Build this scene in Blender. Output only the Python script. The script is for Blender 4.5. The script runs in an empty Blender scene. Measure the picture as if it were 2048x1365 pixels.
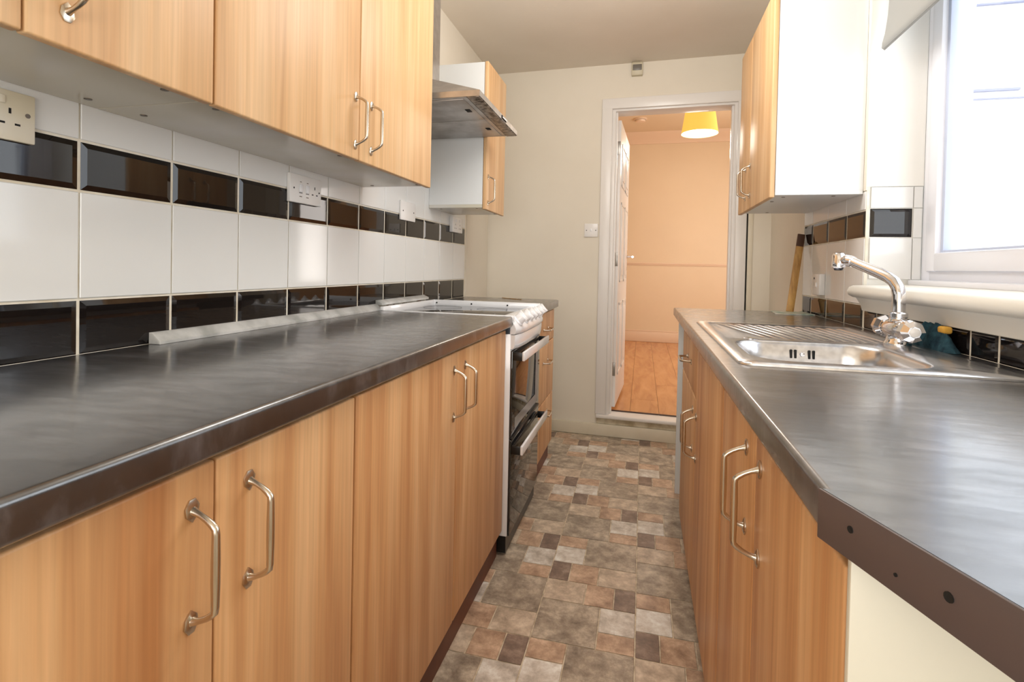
import bpy, bmesh, math, random
from mathutils import Vector, Matrix
random.seed(7)
SC = bpy.context.scene
COL = SC.collection

# ------------------------------------------------------------------ camera
cam_d = bpy.data.cameras.new('camera'); cam = bpy.data.objects.new('camera', cam_d); COL.objects.link(cam)
cam_d.sensor_width = 36.0; cam_d.sensor_fit = 'HORIZONTAL'
cam_d.lens = 1038.77/2048*36.0
cam_d.shift_x = 0.0; cam_d.shift_y = -0.0636
cam_d.clip_start = 0.01
TH, ROLL, PITCH, CH = .2460, .0211, -.0171, 1.0891
fwd = Vector((-math.sin(TH)*math.cos(PITCH), math.cos(TH)*math.cos(PITCH), math.sin(PITCH)))
rgt = Vector((math.cos(TH), math.sin(TH), 0)); up = rgt.cross(fwd)
# picture content is turned clockwise by ROLL -> camera turned counter-clockwise
r2 = rgt*math.cos(ROLL)+up*math.sin(ROLL); u2 = -rgt*math.sin(ROLL)+up*math.cos(ROLL)
M = Matrix((r2, u2, -fwd)).transposed().to_4x4(); M.translation = Vector((0, 0, CH))
cam.matrix_world = M
SC.camera = cam
SC.view_settings.view_transform = 'Standard'; SC.view_settings.look = 'None'
SC.view_settings.gamma = 1.0; SC.view_settings.use_curve_mapping = False
SC.view_settings.exposure = 0.08

# ------------------------------------------------------------------ world and lights
W = bpy.data.worlds.new('world'); SC.world = W; W.use_nodes = True
bg = W.node_tree.nodes['Background']; bg.inputs[0].default_value = (.93, .965, 1, 1); bg.inputs[1].default_value = 3.9

def area(name, loc, rot, sx, sy, power, col=(1, 1, 1), portal=False):
    l = bpy.data.lights.new(name, 'AREA'); l.shape = 'RECTANGLE'; l.size = sx; l.size_y = sy; l.energy = power; l.color = col
    if portal: l.cycles.is_portal = True
    o = bpy.data.objects.new(name, l); o.location = loc; o.rotation_euler = rot; COL.objects.link(o); return o
PI = math.pi
# unseen overhead lamp placed to brighten the ceiling; added fill lamp behind the camera
kl = bpy.data.lights.new('kitchen_fill_lamp', 'POINT'); kl.energy = 25; kl.color = (1, .985, .96); kl.shadow_soft_size = .26
klo = bpy.data.objects.new('kitchen_fill_lamp', kl); klo.location = (-.02, 1.80, 2.10); COL.objects.link(klo)
area('rear_fill_lamp', (-.15, -1.3, 1.5), (PI/2+.35, 0, 0), 1.5, 1.5, 37, (1, .985, .96))  # fill lamp added before the rear wall, lights end wall and ceiling

# ------------------------------------------------------------------ materials
MATS = {}
def mat(name, col, rough=.5, metal=0, spec=.5, coat=0, emis=None, estr=0):
    m = bpy.data.materials.new(name); m.use_nodes = True
    b = m.node_tree.nodes['Principled BSDF']
    b.inputs['Base Color'].default_value = (*col, 1); b.inputs['Roughness'].default_value = rough
    b.inputs['Metallic'].default_value = metal; b.inputs['Specular IOR Level'].default_value = spec
    b.inputs['Coat Weight'].default_value = coat; b.inputs['Coat Roughness'].default_value = .05
    if emis: b.inputs['Emission Color'].default_value = (*emis, 1); b.inputs['Emission Strength'].default_value = estr
    MATS[name] = m; return m
def nodes(m): return m.node_tree.nodes, m.node_tree.links, m.node_tree.nodes['Principled BSDF']
def lin(r, g, b):
    f = lambda c: (c/255/12.92) if c/255 <= .04045 else ((c/255+.055)/1.055)**2.4
    return (f(r), f(g), f(b))
def mottled(name, stops, scale=(1, 1, 1), nscale=4, detail=6, rough=.5, bump=0, dist=0, rvar=0, spec=.5, metal=0, objrand=0, nrough=.55, bscale=None):
    """noise driven colour ramp on world position"""
    m = mat(name, stops[0][1], rough, metal, spec); N, L, b = nodes(m)
    g = N.new('ShaderNodeNewGeometry'); mp = N.new('ShaderNodeMapping'); mp.inputs['Scale'].default_value = scale
    L.new(g.outputs['Position'], mp.inputs['Vector'])
    src = mp.outputs[0]
    if objrand:
        oi = N.new('ShaderNodeObjectInfo'); mm = N.new('ShaderNodeMath'); mm.operation = 'MULTIPLY'; mm.inputs[1].default_value = objrand
        L.new(oi.outputs['Random'], mm.inputs[0])
        va = N.new('ShaderNodeVectorMath'); va.operation = 'ADD'; L.new(mp.outputs[0], va.inputs[0]); L.new(mm.outputs[0], va.inputs[1]); src = va.outputs[0]
    n = N.new('ShaderNodeTexNoise'); n.inputs['Scale'].default_value = nscale; n.inputs['Detail'].default_value = detail
    n.inputs['Roughness'].default_value = nrough; n.inputs['Distortion'].default_value = dist
    L.new(src, n.inputs['Vector'])
    r = N.new('ShaderNodeValToRGB'); e = r.color_ramp.elements
    e[0].position, e[0].color = stops[0][0], (*stops[0][1], 1); e[1].position, e[1].color = stops[-1][0], (*stops[-1][1], 1)
    for p, c in stops[1:-1]:
        x = e.new(p); x.color = (*c, 1)
    L.new(n.outputs['Fac'], r.inputs[0]); L.new(r.outputs[0], b.inputs['Base Color'])
    if rvar:
        mr = N.new('ShaderNodeMapRange'); mr.inputs['To Min'].default_value = rough-rvar; mr.inputs['To Max'].default_value = rough+rvar
        L.new(n.outputs['Fac'], mr.inputs[0]); L.new(mr.outputs[0], b.inputs['Roughness'])
    if bump:
        bn = N.new('ShaderNodeBump'); bn.inputs['Strength'].default_value = bump; bn.inputs['Distance'].default_value = .002
        s2 = n.outputs['Fac']
        if bscale:
            n2 = N.new('ShaderNodeTexNoise'); n2.inputs['Scale'].default_value = bscale; n2.inputs['Detail'].default_value = 3
            L.new(g.outputs['Position'], n2.inputs['Vector']); s2 = n2.outputs['Fac']
        L.new(s2, bn.inputs['Height']); L.new(bn.outputs[0], b.inputs['Normal'])
    return m

WALL = mottled('cream_wall_paint', [(.3, lin(228, 219, 203)), (.7, lin(234, 226, 211))], nscale=2, rough=.7, bump=.12, bscale=60)
CEIL = mottled('ceiling_paint', [(.3, lin(224, 213, 198)), (.7, lin(231, 221, 207))], nscale=2, rough=.75, bump=.15, bscale=45)
REVEAL = mat('white_wall_paint', lin(238, 236, 230), .6)
PEACH = mottled('peach_wall_paint', [(.3, lin(226, 203, 171)), (.7, lin(231, 209, 178))], nscale=1.2, rough=.65, bump=.2, bscale=30)
PEACHT = mat('peach_trim_gloss', lin(230, 202, 174), .35)
GLOSSW = mat('white_gloss_paint', lin(236, 232, 228), .3)
SILLM = mat('cream_sill_paint', lin(238, 235, 226), .35)
SKIRT = mottled('cream_skirting_paint', [(.3, lin(222, 212, 190)), (.75, lin(230, 221, 202))], nscale=9, rough=.45)
PLASTER = mottled('bare_chipped_plaster', [(.35, lin(180, 165, 135)), (.6, lin(222, 212, 188))], nscale=14, rough=.8, bump=.5)
TILEW = mottled('white_glazed_tile', [(.3, lin(228, 228, 226)), (.7, lin(233, 233, 231))], nscale=3, rough=.09, bump=.05, bscale=7)
TILEB = mottled('black_glazed_tile', [(.3, lin(20, 17, 17)), (.7, lin(27, 22, 20))], nscale=3, rough=.03, bump=.04, bscale=9)
GROUT = mottled('cream_grout', [(.3, lin(214, 202, 178)), (.6, lin(236, 230, 216))], nscale=14, rough=.8)
MEL = mat('white_melamine', lin(228, 230, 230), .3)
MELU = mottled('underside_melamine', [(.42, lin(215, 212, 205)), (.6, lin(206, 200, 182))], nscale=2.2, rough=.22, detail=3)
PVC = mat('white_window_plastic', lin(232, 233, 240), .25)
PLAST = mat('white_socket_plastic', lin(236, 233, 230), .3)
PLASTY = mottled('yellowed_socket_plastic', [(.4, lin(236, 232, 224)), (.62, lin(226, 216, 190))], nscale=6, rough=.35, detail=1)
BLACKP = mat('black_plastic', lin(18, 18, 18), .35)
DARK = mat('dark_hole', lin(14, 12, 11), .8)
SCREW = mat('screw_head_steel', lin(110, 100, 90), .4, .8)
GREYP = mat('grey_sensor_lens', lin(120, 115, 108), .3)
CREAMP = mat('cream_sensor_plastic', lin(206, 197, 172), .45)
NICKEL = mat('brushed_nickel', lin(205, 195, 180), .27, 1)
CHROME = mat('chrome', lin(232, 232, 236), .06, 1)
CHROMED = mat('aerator_dark_metal', lin(90, 92, 98), .3, 1)
STEEL = mottled('stainless_steel', [(.35, lin(200, 200, 204)), (.65, lin(222, 222, 224))], scale=(1, .1, 1), nscale=60, rough=.24, rvar=.06, metal=1)
HOODM = mottled('hood_brushed_metal', [(.35, lin(168, 163, 158)), (.65, lin(188, 182, 176))], nscale=20, rough=.32, metal=.75)
HOODU = mottled('greasy_hood_underside', [(.3, lin(150, 144, 138)), (.6, lin(196, 193, 190))], nscale=9, rough=.35, metal=.5)
HOODD = mottled('grease_speckled_strip', [(.38, lin(70, 58, 46)), (.5, lin(150, 138, 124)), (.7, lin(180, 170, 158))], nscale=45, rough=.4, metal=.4)
ENAMEL = mat('white_enamel', lin(240, 240, 242), .15, coat=.5)
HOBG = mat('black_ceramic_hob_glass', lin(22, 22, 24), .06)
OVENG = mat('black_oven_glass', lin(12, 12, 13), .02, spec=.9)
OVENF = mat('grey_oven_door_print', lin(120, 118, 120), .12)
STAINB = mottled('dirty_backboard', [(.4, lin(120, 84, 52)), (.5, lin(205, 196, 176)), (.7, lin(224, 218, 204))], nscale=22, rough=.6)
STRIPM = mottled('grey_white_seal_strip', [(.35, lin(160, 160, 156)), (.6, lin(206, 205, 202))], nscale=12, rough=.35)
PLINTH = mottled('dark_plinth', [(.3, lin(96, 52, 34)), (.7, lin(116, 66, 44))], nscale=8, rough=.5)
BLIND = mat('grey_blind_fabric', lin(158, 158, 155), .85)
CLOTH_REFL = mottled('teal_reflection', [(.3, lin(30, 58, 72)), (.7, lin(66, 108, 122))], nscale=60, rough=.95, bump=1)  # teal of a tile reflection, given to an added mesh
SPONGE_REFL = mottled('yellow_reflection', [(.3, lin(206, 150, 50)), (.7, lin(226, 176, 80))], nscale=80, rough=.95, bump=1)  # yellow part of the same reflection, on an added block
HINGE = mat('dull_hinge_steel', lin(150, 146, 140), .35, .9)
LAM = mottled('laminate_plank', [(.3, lin(176, 118, 70)), (.5, lin(196, 138, 86)), (.72, lin(208, 152, 98))], scale=(7, 1.2, 1), nscale=2.2, detail=5, rough=.25, objrand=9, dist=.6)
SHADE = mat('yellow_lamp_shade', lin(238, 205, 110), .8, emis=lin(255, 214, 96), estr=.55)
LAMPG = mat('lit_lamp_diffuser', (1, 1, 1), .5, emis=(1, .93, .82), estr=6)
HOUSEW = mat('white_render', lin(235, 236, 240), .8)
FASCIA = mat('blue_grey_gutter', lin(130, 132, 156), .5)
STICKM = mottled('bamboo_stick_wood', [(.3, lin(150, 104, 52)), (.6, lin(206, 160, 92))], scale=(14, 14, 1.2), nscale=4, rough=.5)
STICKD = mat('dark_stick_end', lin(84, 52, 32), .6)  # darker brown for the top end of the stick
NOZ = mat('dark_board_edge', lin(58, 36, 24), .7)
def wood(name, c0, c1, c2, s=1.0):
    m = mat(name, c1, .42, spec=.4); N, L, b = nodes(m)
    g = N.new('ShaderNodeNewGeometry'); mp = N.new('ShaderNodeMapping'); mp.inputs['Scale'].default_value = (16, 16, .9)
    L.new(g.outputs['Position'], mp.inputs['Vector'])
    oi = N.new('ShaderNodeObjectInfo'); mm = N.new('ShaderNodeMath'); mm.operation = 'MULTIPLY'; mm.inputs[1].default_value = 23
    L.new(oi.outputs['Random'], mm.inputs[0]); va = N.new('ShaderNodeVectorMath'); va.operation = 'ADD'
    L.new(mp.outputs[0], va.inputs[0]); L.new(mm.outputs[0], va.inputs[1])
    n1 = N.new('ShaderNodeTexNoise'); n1.inputs['Scale'].default_value = 1.1*s; n1.inputs['Detail'].default_value = 5; n1.inputs['Distortion'].default_value = .5
    L.new(va.outputs[0], n1.inputs['Vector'])
    r = N.new('ShaderNodeValToRGB'); e = r.color_ramp.elements
    e[0].position, e[0].color = .28, (*c0, 1); e[1].position, e[1].color = .72, (*c2, 1)
    x = e.new(.5); x.color = (*c1, 1)
    L.new(n1.outputs['Fac'], r.inputs[0])
    # fine pore lines
    mp2 = N.new('ShaderNodeMapping'); mp2.inputs['Scale'].default_value = (160, 160, 3); L.new(g.outputs['Position'], mp2.inputs['Vector'])
    n2 = N.new('ShaderNodeTexNoise'); n2.inputs['Scale'].default_value = 1; n2.inputs['Detail'].default_value = 3; L.new(mp2.outputs[0], n2.inputs['Vector'])
    mr = N.new('ShaderNodeMapRange'); mr.inputs['From Min'].default_value = .3; mr.inputs['From Max'].default_value = .7
    mr.inputs['To Min'].default_value = .88; mr.inputs['To Max'].default_value = 1.05; L.new(n2.outputs['Fac'], mr.inputs[0])
    mx = N.new('ShaderNodeMix'); mx.data_type = 'RGBA'; mx.blend_type = 'MULTIPLY'; mx.inputs['Factor'].default_value = 1
    L.new(r.outputs[0], mx.inputs['A']); L.new(mr.outputs[0], mx.inputs['B']); L.new(mx.outputs['Result'], b.inputs['Base Color'])
    return m
WOOD = wood('beech_effect_door', lin(188, 130, 82), lin(214, 164, 114), lin(232, 190, 142))
WOODU = wood('pale_beech_effect_door', lin(204, 158, 110), lin(220, 178, 130), lin(230, 194, 150))
def worktop_mat(name, a, b_, c, rough):
    m = mat(name, b_, rough, spec=.9); N, L, b = nodes(m)
    g = N.new('ShaderNodeNewGeometry')
    n = N.new('ShaderNodeTexNoise'); n.inputs['Scale'].default_value = 9; n.inputs['Detail'].default_value = 7; n.inputs['Roughness'].default_value = .6; n.inputs['Distortion'].default_value = .3
    mp = N.new('ShaderNodeMapping'); mp.inputs['Scale'].default_value = (.7, 2.2, 1); mp.inputs['Rotation'].default_value = (0, 0, -.35)
    L.new(g.outputs['Position'], mp.inputs[0]); L.new(mp.outputs[0], n.inputs['Vector'])
    r = N.new('ShaderNodeValToRGB'); e = r.color_ramp.elements
    e[0].position, e[0].color = .32, (*a, 1); e[1].position, e[1].color = .74, (*c, 1); x = e.new(.52); x.color = (*b_, 1)
    L.new(n.outputs['Fac'], r.inputs[0]); L.new(r.outputs[0], b.inputs['Base Color'])
    mr = N.new('ShaderNodeMapRange'); mr.inputs['From Min'].default_value = .3; mr.inputs['From Max'].default_value = .7
    mr.inputs['To Min'].default_value = rough-.03; mr.inputs['To Max'].default_value = rough+.04
    L.new(n.outputs['Fac'], mr.inputs[0]); L.new(mr.outputs[0], b.inputs['Roughness'])
    n3 = N.new('ShaderNodeTexNoise'); n3.inputs['Scale'].default_value = 26; n3.inputs['Detail'].default_value = 6; L.new(mp.outputs[0], n3.inputs['Vector'])
    bn = N.new('ShaderNodeBump'); bn.inputs['Strength'].default_value = .12; bn.inputs['Distance'].default_value = .002
    L.new(n3.outputs['Fac'], bn.inputs['Height']); L.new(bn.outputs[0], b.inputs['Normal']); L.new(bn.outputs[0], b.inputs['Coat Normal'])
    m3 = N.new('ShaderNodeMapRange'); m3.inputs['From Min'].default_value = .3; m3.inputs['From Max'].default_value = .7; m3.inputs['To Min'].default_value = .55; m3.inputs['To Max'].default_value = 1
    L.new(n3.outputs['Fac'], m3.inputs[0]); L.new(m3.outputs[0], b.inputs['Coat Weight'])
    return m
WTOP = worktop_mat('slate_effect_worktop', lin(24, 22, 23), lin(40, 38, 39), lin(88, 87, 90), .36)
WTOP.node_tree.nodes['Principled BSDF'].inputs['Coat Weight'].default_value = .85
WTOP.node_tree.nodes['Principled BSDF'].inputs['Coat IOR'].default_value = 1.75
WTOP.node_tree.nodes['Principled BSDF'].inputs['Coat Roughness'].default_value = .16
WEDGE = mat('brown_end_strip', lin(92, 80, 78), .4)
def stone(name, a, b_, c):
    return mottled(name, [(.30, a), (.50, b_), (.68, c)], nscale=16, detail=9, rough=.42, rvar=.08, dist=.15, objrand=5, nrough=.72, bump=.25, bscale=55)
ST_GREY = stone('grey_stone_vinyl', lin(107, 94, 82), lin(166, 152, 135), lin(217, 204, 185))
ST_BEIGE = stone('beige_stone_vinyl', lin(143, 128, 109), lin(195, 177, 157), lin(236, 221, 200))
ST_LIGHT = stone('pale_stone_vinyl', lin(157, 147, 135), lin(212, 204, 194), lin(248, 248, 243))
ST_BROWN = stone('tan_stone_vinyl', lin(139, 111, 91), lin(189, 159, 134), lin(229, 202, 177))
ST_DARK = stone('dark_brown_stone_vinyl', lin(95, 78, 70), lin(131, 111, 99), lin(173, 152, 136))
ST_JOINT = mottled('vinyl_joint', [(.35, lin(170, 154, 130)), (.6, lin(222, 208, 184))], nscale=30, rough=.6)
def glass(name):
    m = bpy.data.materials.new(name); m.use_nodes = True; N, L = m.node_tree.nodes, m.node_tree.links
    N.clear(); o = N.new('ShaderNodeOutputMaterial'); t = N.new('ShaderNodeBsdfTransparent'); t.inputs[0].default_value = (.97, .985, 1, 1)
    g = N.new('ShaderNodeBsdfGlossy'); g.inputs['Roughness'].default_value = .01
    f = N.new('ShaderNodeLayerWeight'); f.inputs[0].default_value = .5; x = N.new('ShaderNodeMixShader')
    pw = N.new('ShaderNodeMath'); pw.operation = 'POWER'; pw.inputs[1].default_value = 5; L.new(f.outputs['Facing'], pw.inputs[0])
    mr = N.new('ShaderNodeMapRange'); mr.inputs['To Min'].default_value = .04; mr.inputs['To Max'].default_value = 1; L.new(pw.outputs[0], mr.inputs[0])
    L.new(mr.outputs[0], x.inputs[0]); L.new(t.outputs[0], x.inputs[1]); L.new(g.outputs[0], x.inputs[2]); L.new(x.outputs[0], o.inputs[0]); return m
GLASS = glass('window_glass')

# ------------------------------------------------------------------ mesh helpers
class MB:
    def __init__(s): s.bm = bmesh.new()
    def box(s, x0, x1, y0, y1, z0, z1, bev=0, seg=2):
        r = bmesh.ops.create_cube(s.bm, size=1); vs = r['verts']
        for v in vs: v.co = Vector(((x0+x1)/2+v.co.x*(x1-x0), (y0+y1)/2+v.co.y*(y1-y0), (z0+z1)/2+v.co.z*(z1-z0)))
        if bev:
            es = list({e for v in vs for e in v.link_edges})
            bmesh.ops.bevel(s.bm, geom=es, offset=bev, segments=seg, profile=.5, affect='EDGES')
        return s
    def prism(s, pts, h0, h1, axis='z', bev=0):
        """polygon pts (a,b) extruded along axis: z:(x,y) y:(x,z) x:(y,z)"""
        def P(a, b, h): return {'z': (a, b, h), 'y': (a, h, b), 'x': (h, a, b)}[axis]
        n = len(pts); A = [s.bm.verts.new(P(*p, h0)) for p in pts]; B = [s.bm.verts.new(P(*p, h1)) for p in pts]
        fs = [s.bm.faces.new(A), s.bm.faces.new(B)]
        for i in range(n): fs.append(s.bm.faces.new((A[i], A[(i+1) % n], B[(i+1) % n], B[i])))
        bmesh.ops.recalc_face_normals(s.bm, faces=fs)
        if bev:
            es = list({e for f in fs[:2] for e in f.edges}); bmesh.ops.bevel(s.bm, geom=es, offset=bev, segments=2, profile=.5, affect='EDGES')
        return s
    def tube(s, pts, radii, n=10, cap=True, flat=1.0, side=None):
        pts = [Vector(p) for p in pts]
        if not isinstance(radii, (list, tuple)): radii = [radii]*len(pts)
        rings = []; u = None
        for i, p in enumerate(pts):
            t = (pts[min(i+1, len(pts)-1)]-pts[max(i-1, 0)]).normalized()
            if u is None:
                ref = Vector(side) if side else (Vector((0, 0, 1)) if abs(t.z) < .9 else Vector((1, 0, 0)))
                u = (ref-t*ref.dot(t)).normalized()
            else: u = (u-t*u.dot(t)).normalized()
            w = t.cross(u); r = radii[i]
            rings.append([s.bm.verts.new(p+u*math.cos(2*PI*k/n)*r+w*math.sin(2*PI*k/n)*r*flat) for k in range(n)])
        for a, b in zip(rings, rings[1:]):
            for k in range(n): s.bm.faces.new((a[k], a[(k+1) % n], b[(k+1) % n], b[k]))
        if cap: s.bm.faces.new(rings[0][::-1]); s.bm.faces.new(rings[-1])
        return s
    def lathe(s, prof, c, axis=(0, 0, 1), n=20, cap=True):
        """prof [(r,h)...] round axis through c"""
        a = Vector(axis).normalized(); u = a.orthogonal().normalized(); w = a.cross(u); c = Vector(c); rings = []
        for r, h in prof: rings.append([s.bm.verts.new(c+a*h+(u*math.cos(2*PI*k/n)+w*math.sin(2*PI*k/n))*max(r, 1e-4)) for k in range(n)])
        fs = []
        for p, q in zip(rings, rings[1:]):
            for k in range(n): fs.append(s.bm.faces.new((p[k], p[(k+1) % n], q[(k+1) % n], q[k])))
        if cap: fs += [s.bm.faces.new(rings[0][::-1]), s.bm.faces.new(rings[-1])]
        return s
    def loft(s, rings, cap0=False, cap1=False, close=True):
        R = [[s.bm.verts.new(p) for p in r] for r in rings]; n = len(R[0])
        for a, b in zip(R, R[1:]):
            for k in range(n if close else n-1): s.bm.faces.new((a[k], a[(k+1) % n], b[(k+1) % n], b[k]))
        if cap0: s.bm.faces.new(R[0][::-1])
        if cap1: s.bm.faces.new(R[-1])
        return R
    def map(s, fn):
        for v in s.bm.verts: v.co = Vector(fn(v.co))
        return s
    def build(s, name, m, parent=None, smooth=True, ang=35, mesh_only=False):
        bmesh.ops.recalc_face_normals(s.bm, faces=s.bm.faces[:])
        me = bpy.data.meshes.new(name); vs = [v.co for v in s.bm.verts]
        lo = Vector([min(v[i] for v in vs) for i in range(3)]); hi = Vector([max(v[i] for v in vs) for i in range(3)])
        org = Vector(((lo.x+hi.x)/2, (lo.y+hi.y)/2, lo.z))
        for v in s.bm.verts: v.co -= org
        s.bm.to_mesh(me); s.bm.free(); me.materials.append(m)
        if smooth:
            me.polygons.foreach_set('use_smooth', [True]*len(me.polygons)); me.set_sharp_from_angle(angle=math.radians(ang))
        o = bpy.data.objects.new(name, me); COL.objects.link(o)
        place(o, org, parent); return o
WLOC = {}
def place(o, org, parent):
    base = Vector((0, 0, 0))
    if parent is not None:
        o.parent = parent; base = WLOC[parent.name]
    WLOC[o.name] = Vector(org); o.location = Vector(org)-base
def thing(name, loc, label=None, cat=None, group=None, kind=None):
    o = bpy.data.objects.new(name, None); o.empty_display_size = .05; COL.objects.link(o); o.location = loc; WLOC[o.name] = Vector(loc)
    return tag(o, label, cat, group, kind)
def tag(o, label=None, cat=None, group=None, kind=None):
    if label: o['label'] = label
    if cat: o['category'] = cat
    if group: o['group'] = group
    if kind: o['kind'] = kind
    return o
def struct(o, label=None, cat=None): return tag(o, label, cat, None, 'structure')
def inst(src, name, org, parent):
    o = bpy.data.objects.new(name, src.data); COL.objects.link(o); place(o, org, parent); return o

# ------------------------------------------------------------------ constants
XL, XR, CEILZ, YB = -1.037, .741, 2.411, 3.422
YR = -1.4
SH = lambda c: (c[0], c[1]-.0288*c[0], c[2])      # the end wall is slightly out of square
FZ = .13                                          # floor of the next room
FB = 7.16                                         # its far wall

# ------------------------------------------------------------------ room shell
fl = struct(MB().box(XL-.1, XR+.1, YR, YB+.1, -.08, -.0025).build('floor', ST_JOINT), 'kitchen floor of stone-pattern vinyl tiles in a repeating mixed-size layout', 'floor')
# modular tile layout, one column .30 wide, period .605 : (x0,x1,y0,y1,material)
PER = .605; CW = .300
CELL = [(0, .19, 0, .190, ST_GREY), (.19, .30, 0, .075, ST_BROWN), (.19, .30, .075, .190, ST_LIGHT),
        (0, .135, .190, .303, ST_BEIGE), (.135, .23, .190, .303, ST_BROWN), (.23, .30, .190, .303, ST_DARK),
        (0, .07, .303, .415, ST_DARK), (.07, .17, .303, .415, ST_BROWN), (.17, .30, .303, .415, ST_BEIGE),
        (0, .11, .415, .525, ST_LIGHT), (0, .11, .525, .605, ST_BROWN), (.11, .30, .415, .605, ST_GREY)]
protos = {}
def floor_tile(i, c, ox, oy):
    x0, x1, y0, y1, m = c; g = .0019
    X0, X1, Y0, Y1 = ox+x0+g, ox+x1-g, oy+y0+g, oy+y1-g
    if Y0 >= YB-.003 or Y1 <= .30: return
    if X1 > .60: X1 = .60
    clip = False
    if Y1 > YB-.02: Y1 = YB-.02; clip = True
    if Y1-Y0 < .01: return
    if i in protos and not clip:
        inst(protos[i], 'tile', Vector(((X0+X1)/2, (Y0+Y1)/2, -.0025)), fl); return
    o = MB().box(X0, X1, Y0, Y1, -.0025, 0, .0011, 1).build('tile', m, fl)
    if not clip: protos[i] = o
for ci, (ox, off) in enumerate([(-.595, .30), (-.295, 0), (.005, .30), (.305, 0)]):
    for k in range(-3, 5):
        for i, c in enumerate(CELL):
            if ci == 0 and c[1] <= .05: continue
            if ci == 3 and c[0] > .02 and k < 2: continue
            floor_tile(i, c, ox, 1.487+off+PER*k)
struct(MB().box(XL-.1, XR+.3, YR, YB+.1, CEILZ, CEILZ+.1).build('ceiling', CEIL), 'cream grey painted kitchen ceiling', 'ceiling')
wl = struct(MB().box(XL-.12, XL-.012, YR, YB+.05, 0, CEILZ).build('wall_left', WALL), 'left kitchen wall with white and black tile splashback', 'wall')
MB().box(XL-.012, XL, 2.985, YB, 0, CEILZ).build('plaster', WALL, wl)
MB().box(XL-.012, XL-.0005, YR, 2.985, 1.52, CEILZ).build('plaster', WALL, wl)
MB().box(XL-.012, XL-.003, .0, 2.983, .86, 1.52).build('grout', GROUT, wl)
# right wall with the window opening Y .62..2.04, Z 1.04..2.2
WY0, WY1, WZ0, WZ1, WX = .62, 2.04, 1.03, 2.22, .912
wr = MB()
wr.box(XR+.012, 1.05, WY1+.012, YB+.1, 0, CEILZ); wr.box(XR+.012, 1.05, YR, WY0, 0, CEILZ)
wr.box(XR+.012, 1.05, WY0, WY1+.012, 0, WZ0); wr.box(XR+.012, 1.05, WY0, WY1+.012, WZ1, CEILZ)
wr = struct(wr.build('wall_right', REVEAL, smooth=False), 'right kitchen wall with the window opening and tiled reveal', 'wall')
MB().box(XR, XR+.012, 2.738, YB, 0, CEILZ).build('plaster', WALL, wr)
MB().box(XR, XR+.012, WY1, 2.738, 1.38, CEILZ).build('plaster', WALL, wr)
MB().box(XR, XR+.012, YR, WY1, WZ1, CEILZ).build('plaster', WALL, wr)
MB().box(XR, XR+.012, YR, WY0, WZ0, WZ1).build('plaster', WALL, wr)
MB().box(XR+.0008, WX, WY1-.0008, WY1+.0115, 1.392, WZ1).build('reveal_plaster', REVEAL, wr)
MB().box(XR+.003, XR+.012, WY1+.001, 2.737, .86, 1.38).build('grout', GROUT, wr)
MB().box(XR+.003, XR+.012, .0, WY1+.001, .86, .985).build('grout', GROUT, wr)
MB().box(XR+.006, WX, WY1+.006, WY1+.012, WZ0, 1.392).build('grout', REVEAL, wr)
# end wall with doorway
DX0, DX1, DZ1 = -.215, .545, 2.135
we = MB()
we.box(XL-.1, DX0, YB, YB+.11, 0, CEILZ); we.box(DX1, XR+.3, YB, YB+.11, 0, CEILZ)
we.box(DX0, DX1, YB, YB+.11, DZ1, CEILZ); we.box(DX0, DX1, YB, YB+.11, 0, FZ-.005)
we.map(SH); wend = struct(we.build('wall_end', WALL, smooth=False), 'cream end wall with the doorway to the next room', 'wall')
struct(MB().box(XL-.12, XR+.3, YR-.1, YR, 0, CEILZ).build('wall_rear', WALL), 'cream wall behind the camera', 'wall')
o = MB().box(XL, .62, YB-.018, YB, 0, .078, .004).map(SH).build('baseboard_end', SKIRT); struct(o, 'cream skirting along the foot of the end wall', 'skirting')
o = MB().box(.62, XR, YB-.012, YB, 0, .078, .003).map(SH).build('baseboard_corner', SKIRT); struct(o, 'short skirting right of the doorway', 'skirting')
# step below the doorway
st = MB().box(-.275, .62, YB-.034, YB+.11, .118, .142, .008, 3).map(SH).build('trim_1', GLOSSW); struct(st, 'white painted rounded door sill above the skirting', 'sill')
MB().box(-.27, .615, YB-.008, YB, .079, .117, .001).map(SH).build('riser_board', PLASTER, st)
MB().box(DX0+.02, DX1, YB+.085, YB+.112, .1425, .1455, .001).map(SH).build('threshold_edge', NOZ, st)
# vertical beads right of the architrave
o = MB().box(.612, .640, YB-.010, YB, .08, CEILZ, .002).map(SH).box(.648, .66, YB-.006, YB, .08, CEILZ, .002).build('trim_2', SKIRT); struct(o, 'narrow cream boxing strip right of the door architrave', 'trim')
MB().box(.6055, .6115, YB-.003, YB, .08, CEILZ).map(SH).build('crack_gap', DARK, o)

# ------------------------------------------------------------------ doorway and open door
d1 = struct(thing('door_1', (.16, YB, FZ)), 'open white six-panel door and white architrave to the peach room', 'door')
a = MB()
for x0, x1 in ((-.279, -.212), (.538, .602)): a.box(x0, x1, YB-.02, YB, .143, 2.125, .005)
a.box(-.279, .602, YB-.02, YB, 2.12, 2.188, .005)
a.map(SH).build('architrave', GLOSSW, d1)
a = MB()
a.box(DX0, DX0+.025, YB-.004, YB+.12, .142, DZ1-.025, .002); a.box(DX1-.025, DX1, YB-.004, YB+.12, .142, DZ1-.025, .002)
a.box(DX0, DX1, YB-.004, YB+.12, DZ1-.028, DZ1, .002)
a.box(DX0+.025, DX0+.037, YB+.02, YB+.06, .142, DZ1-.028, .001); a.box(DX1-.037, DX1-.025, YB+.02, YB+.06, .142, DZ1-.028, .001)
a.map(SH).build('door_frame', GLOSSW, d1)
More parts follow.
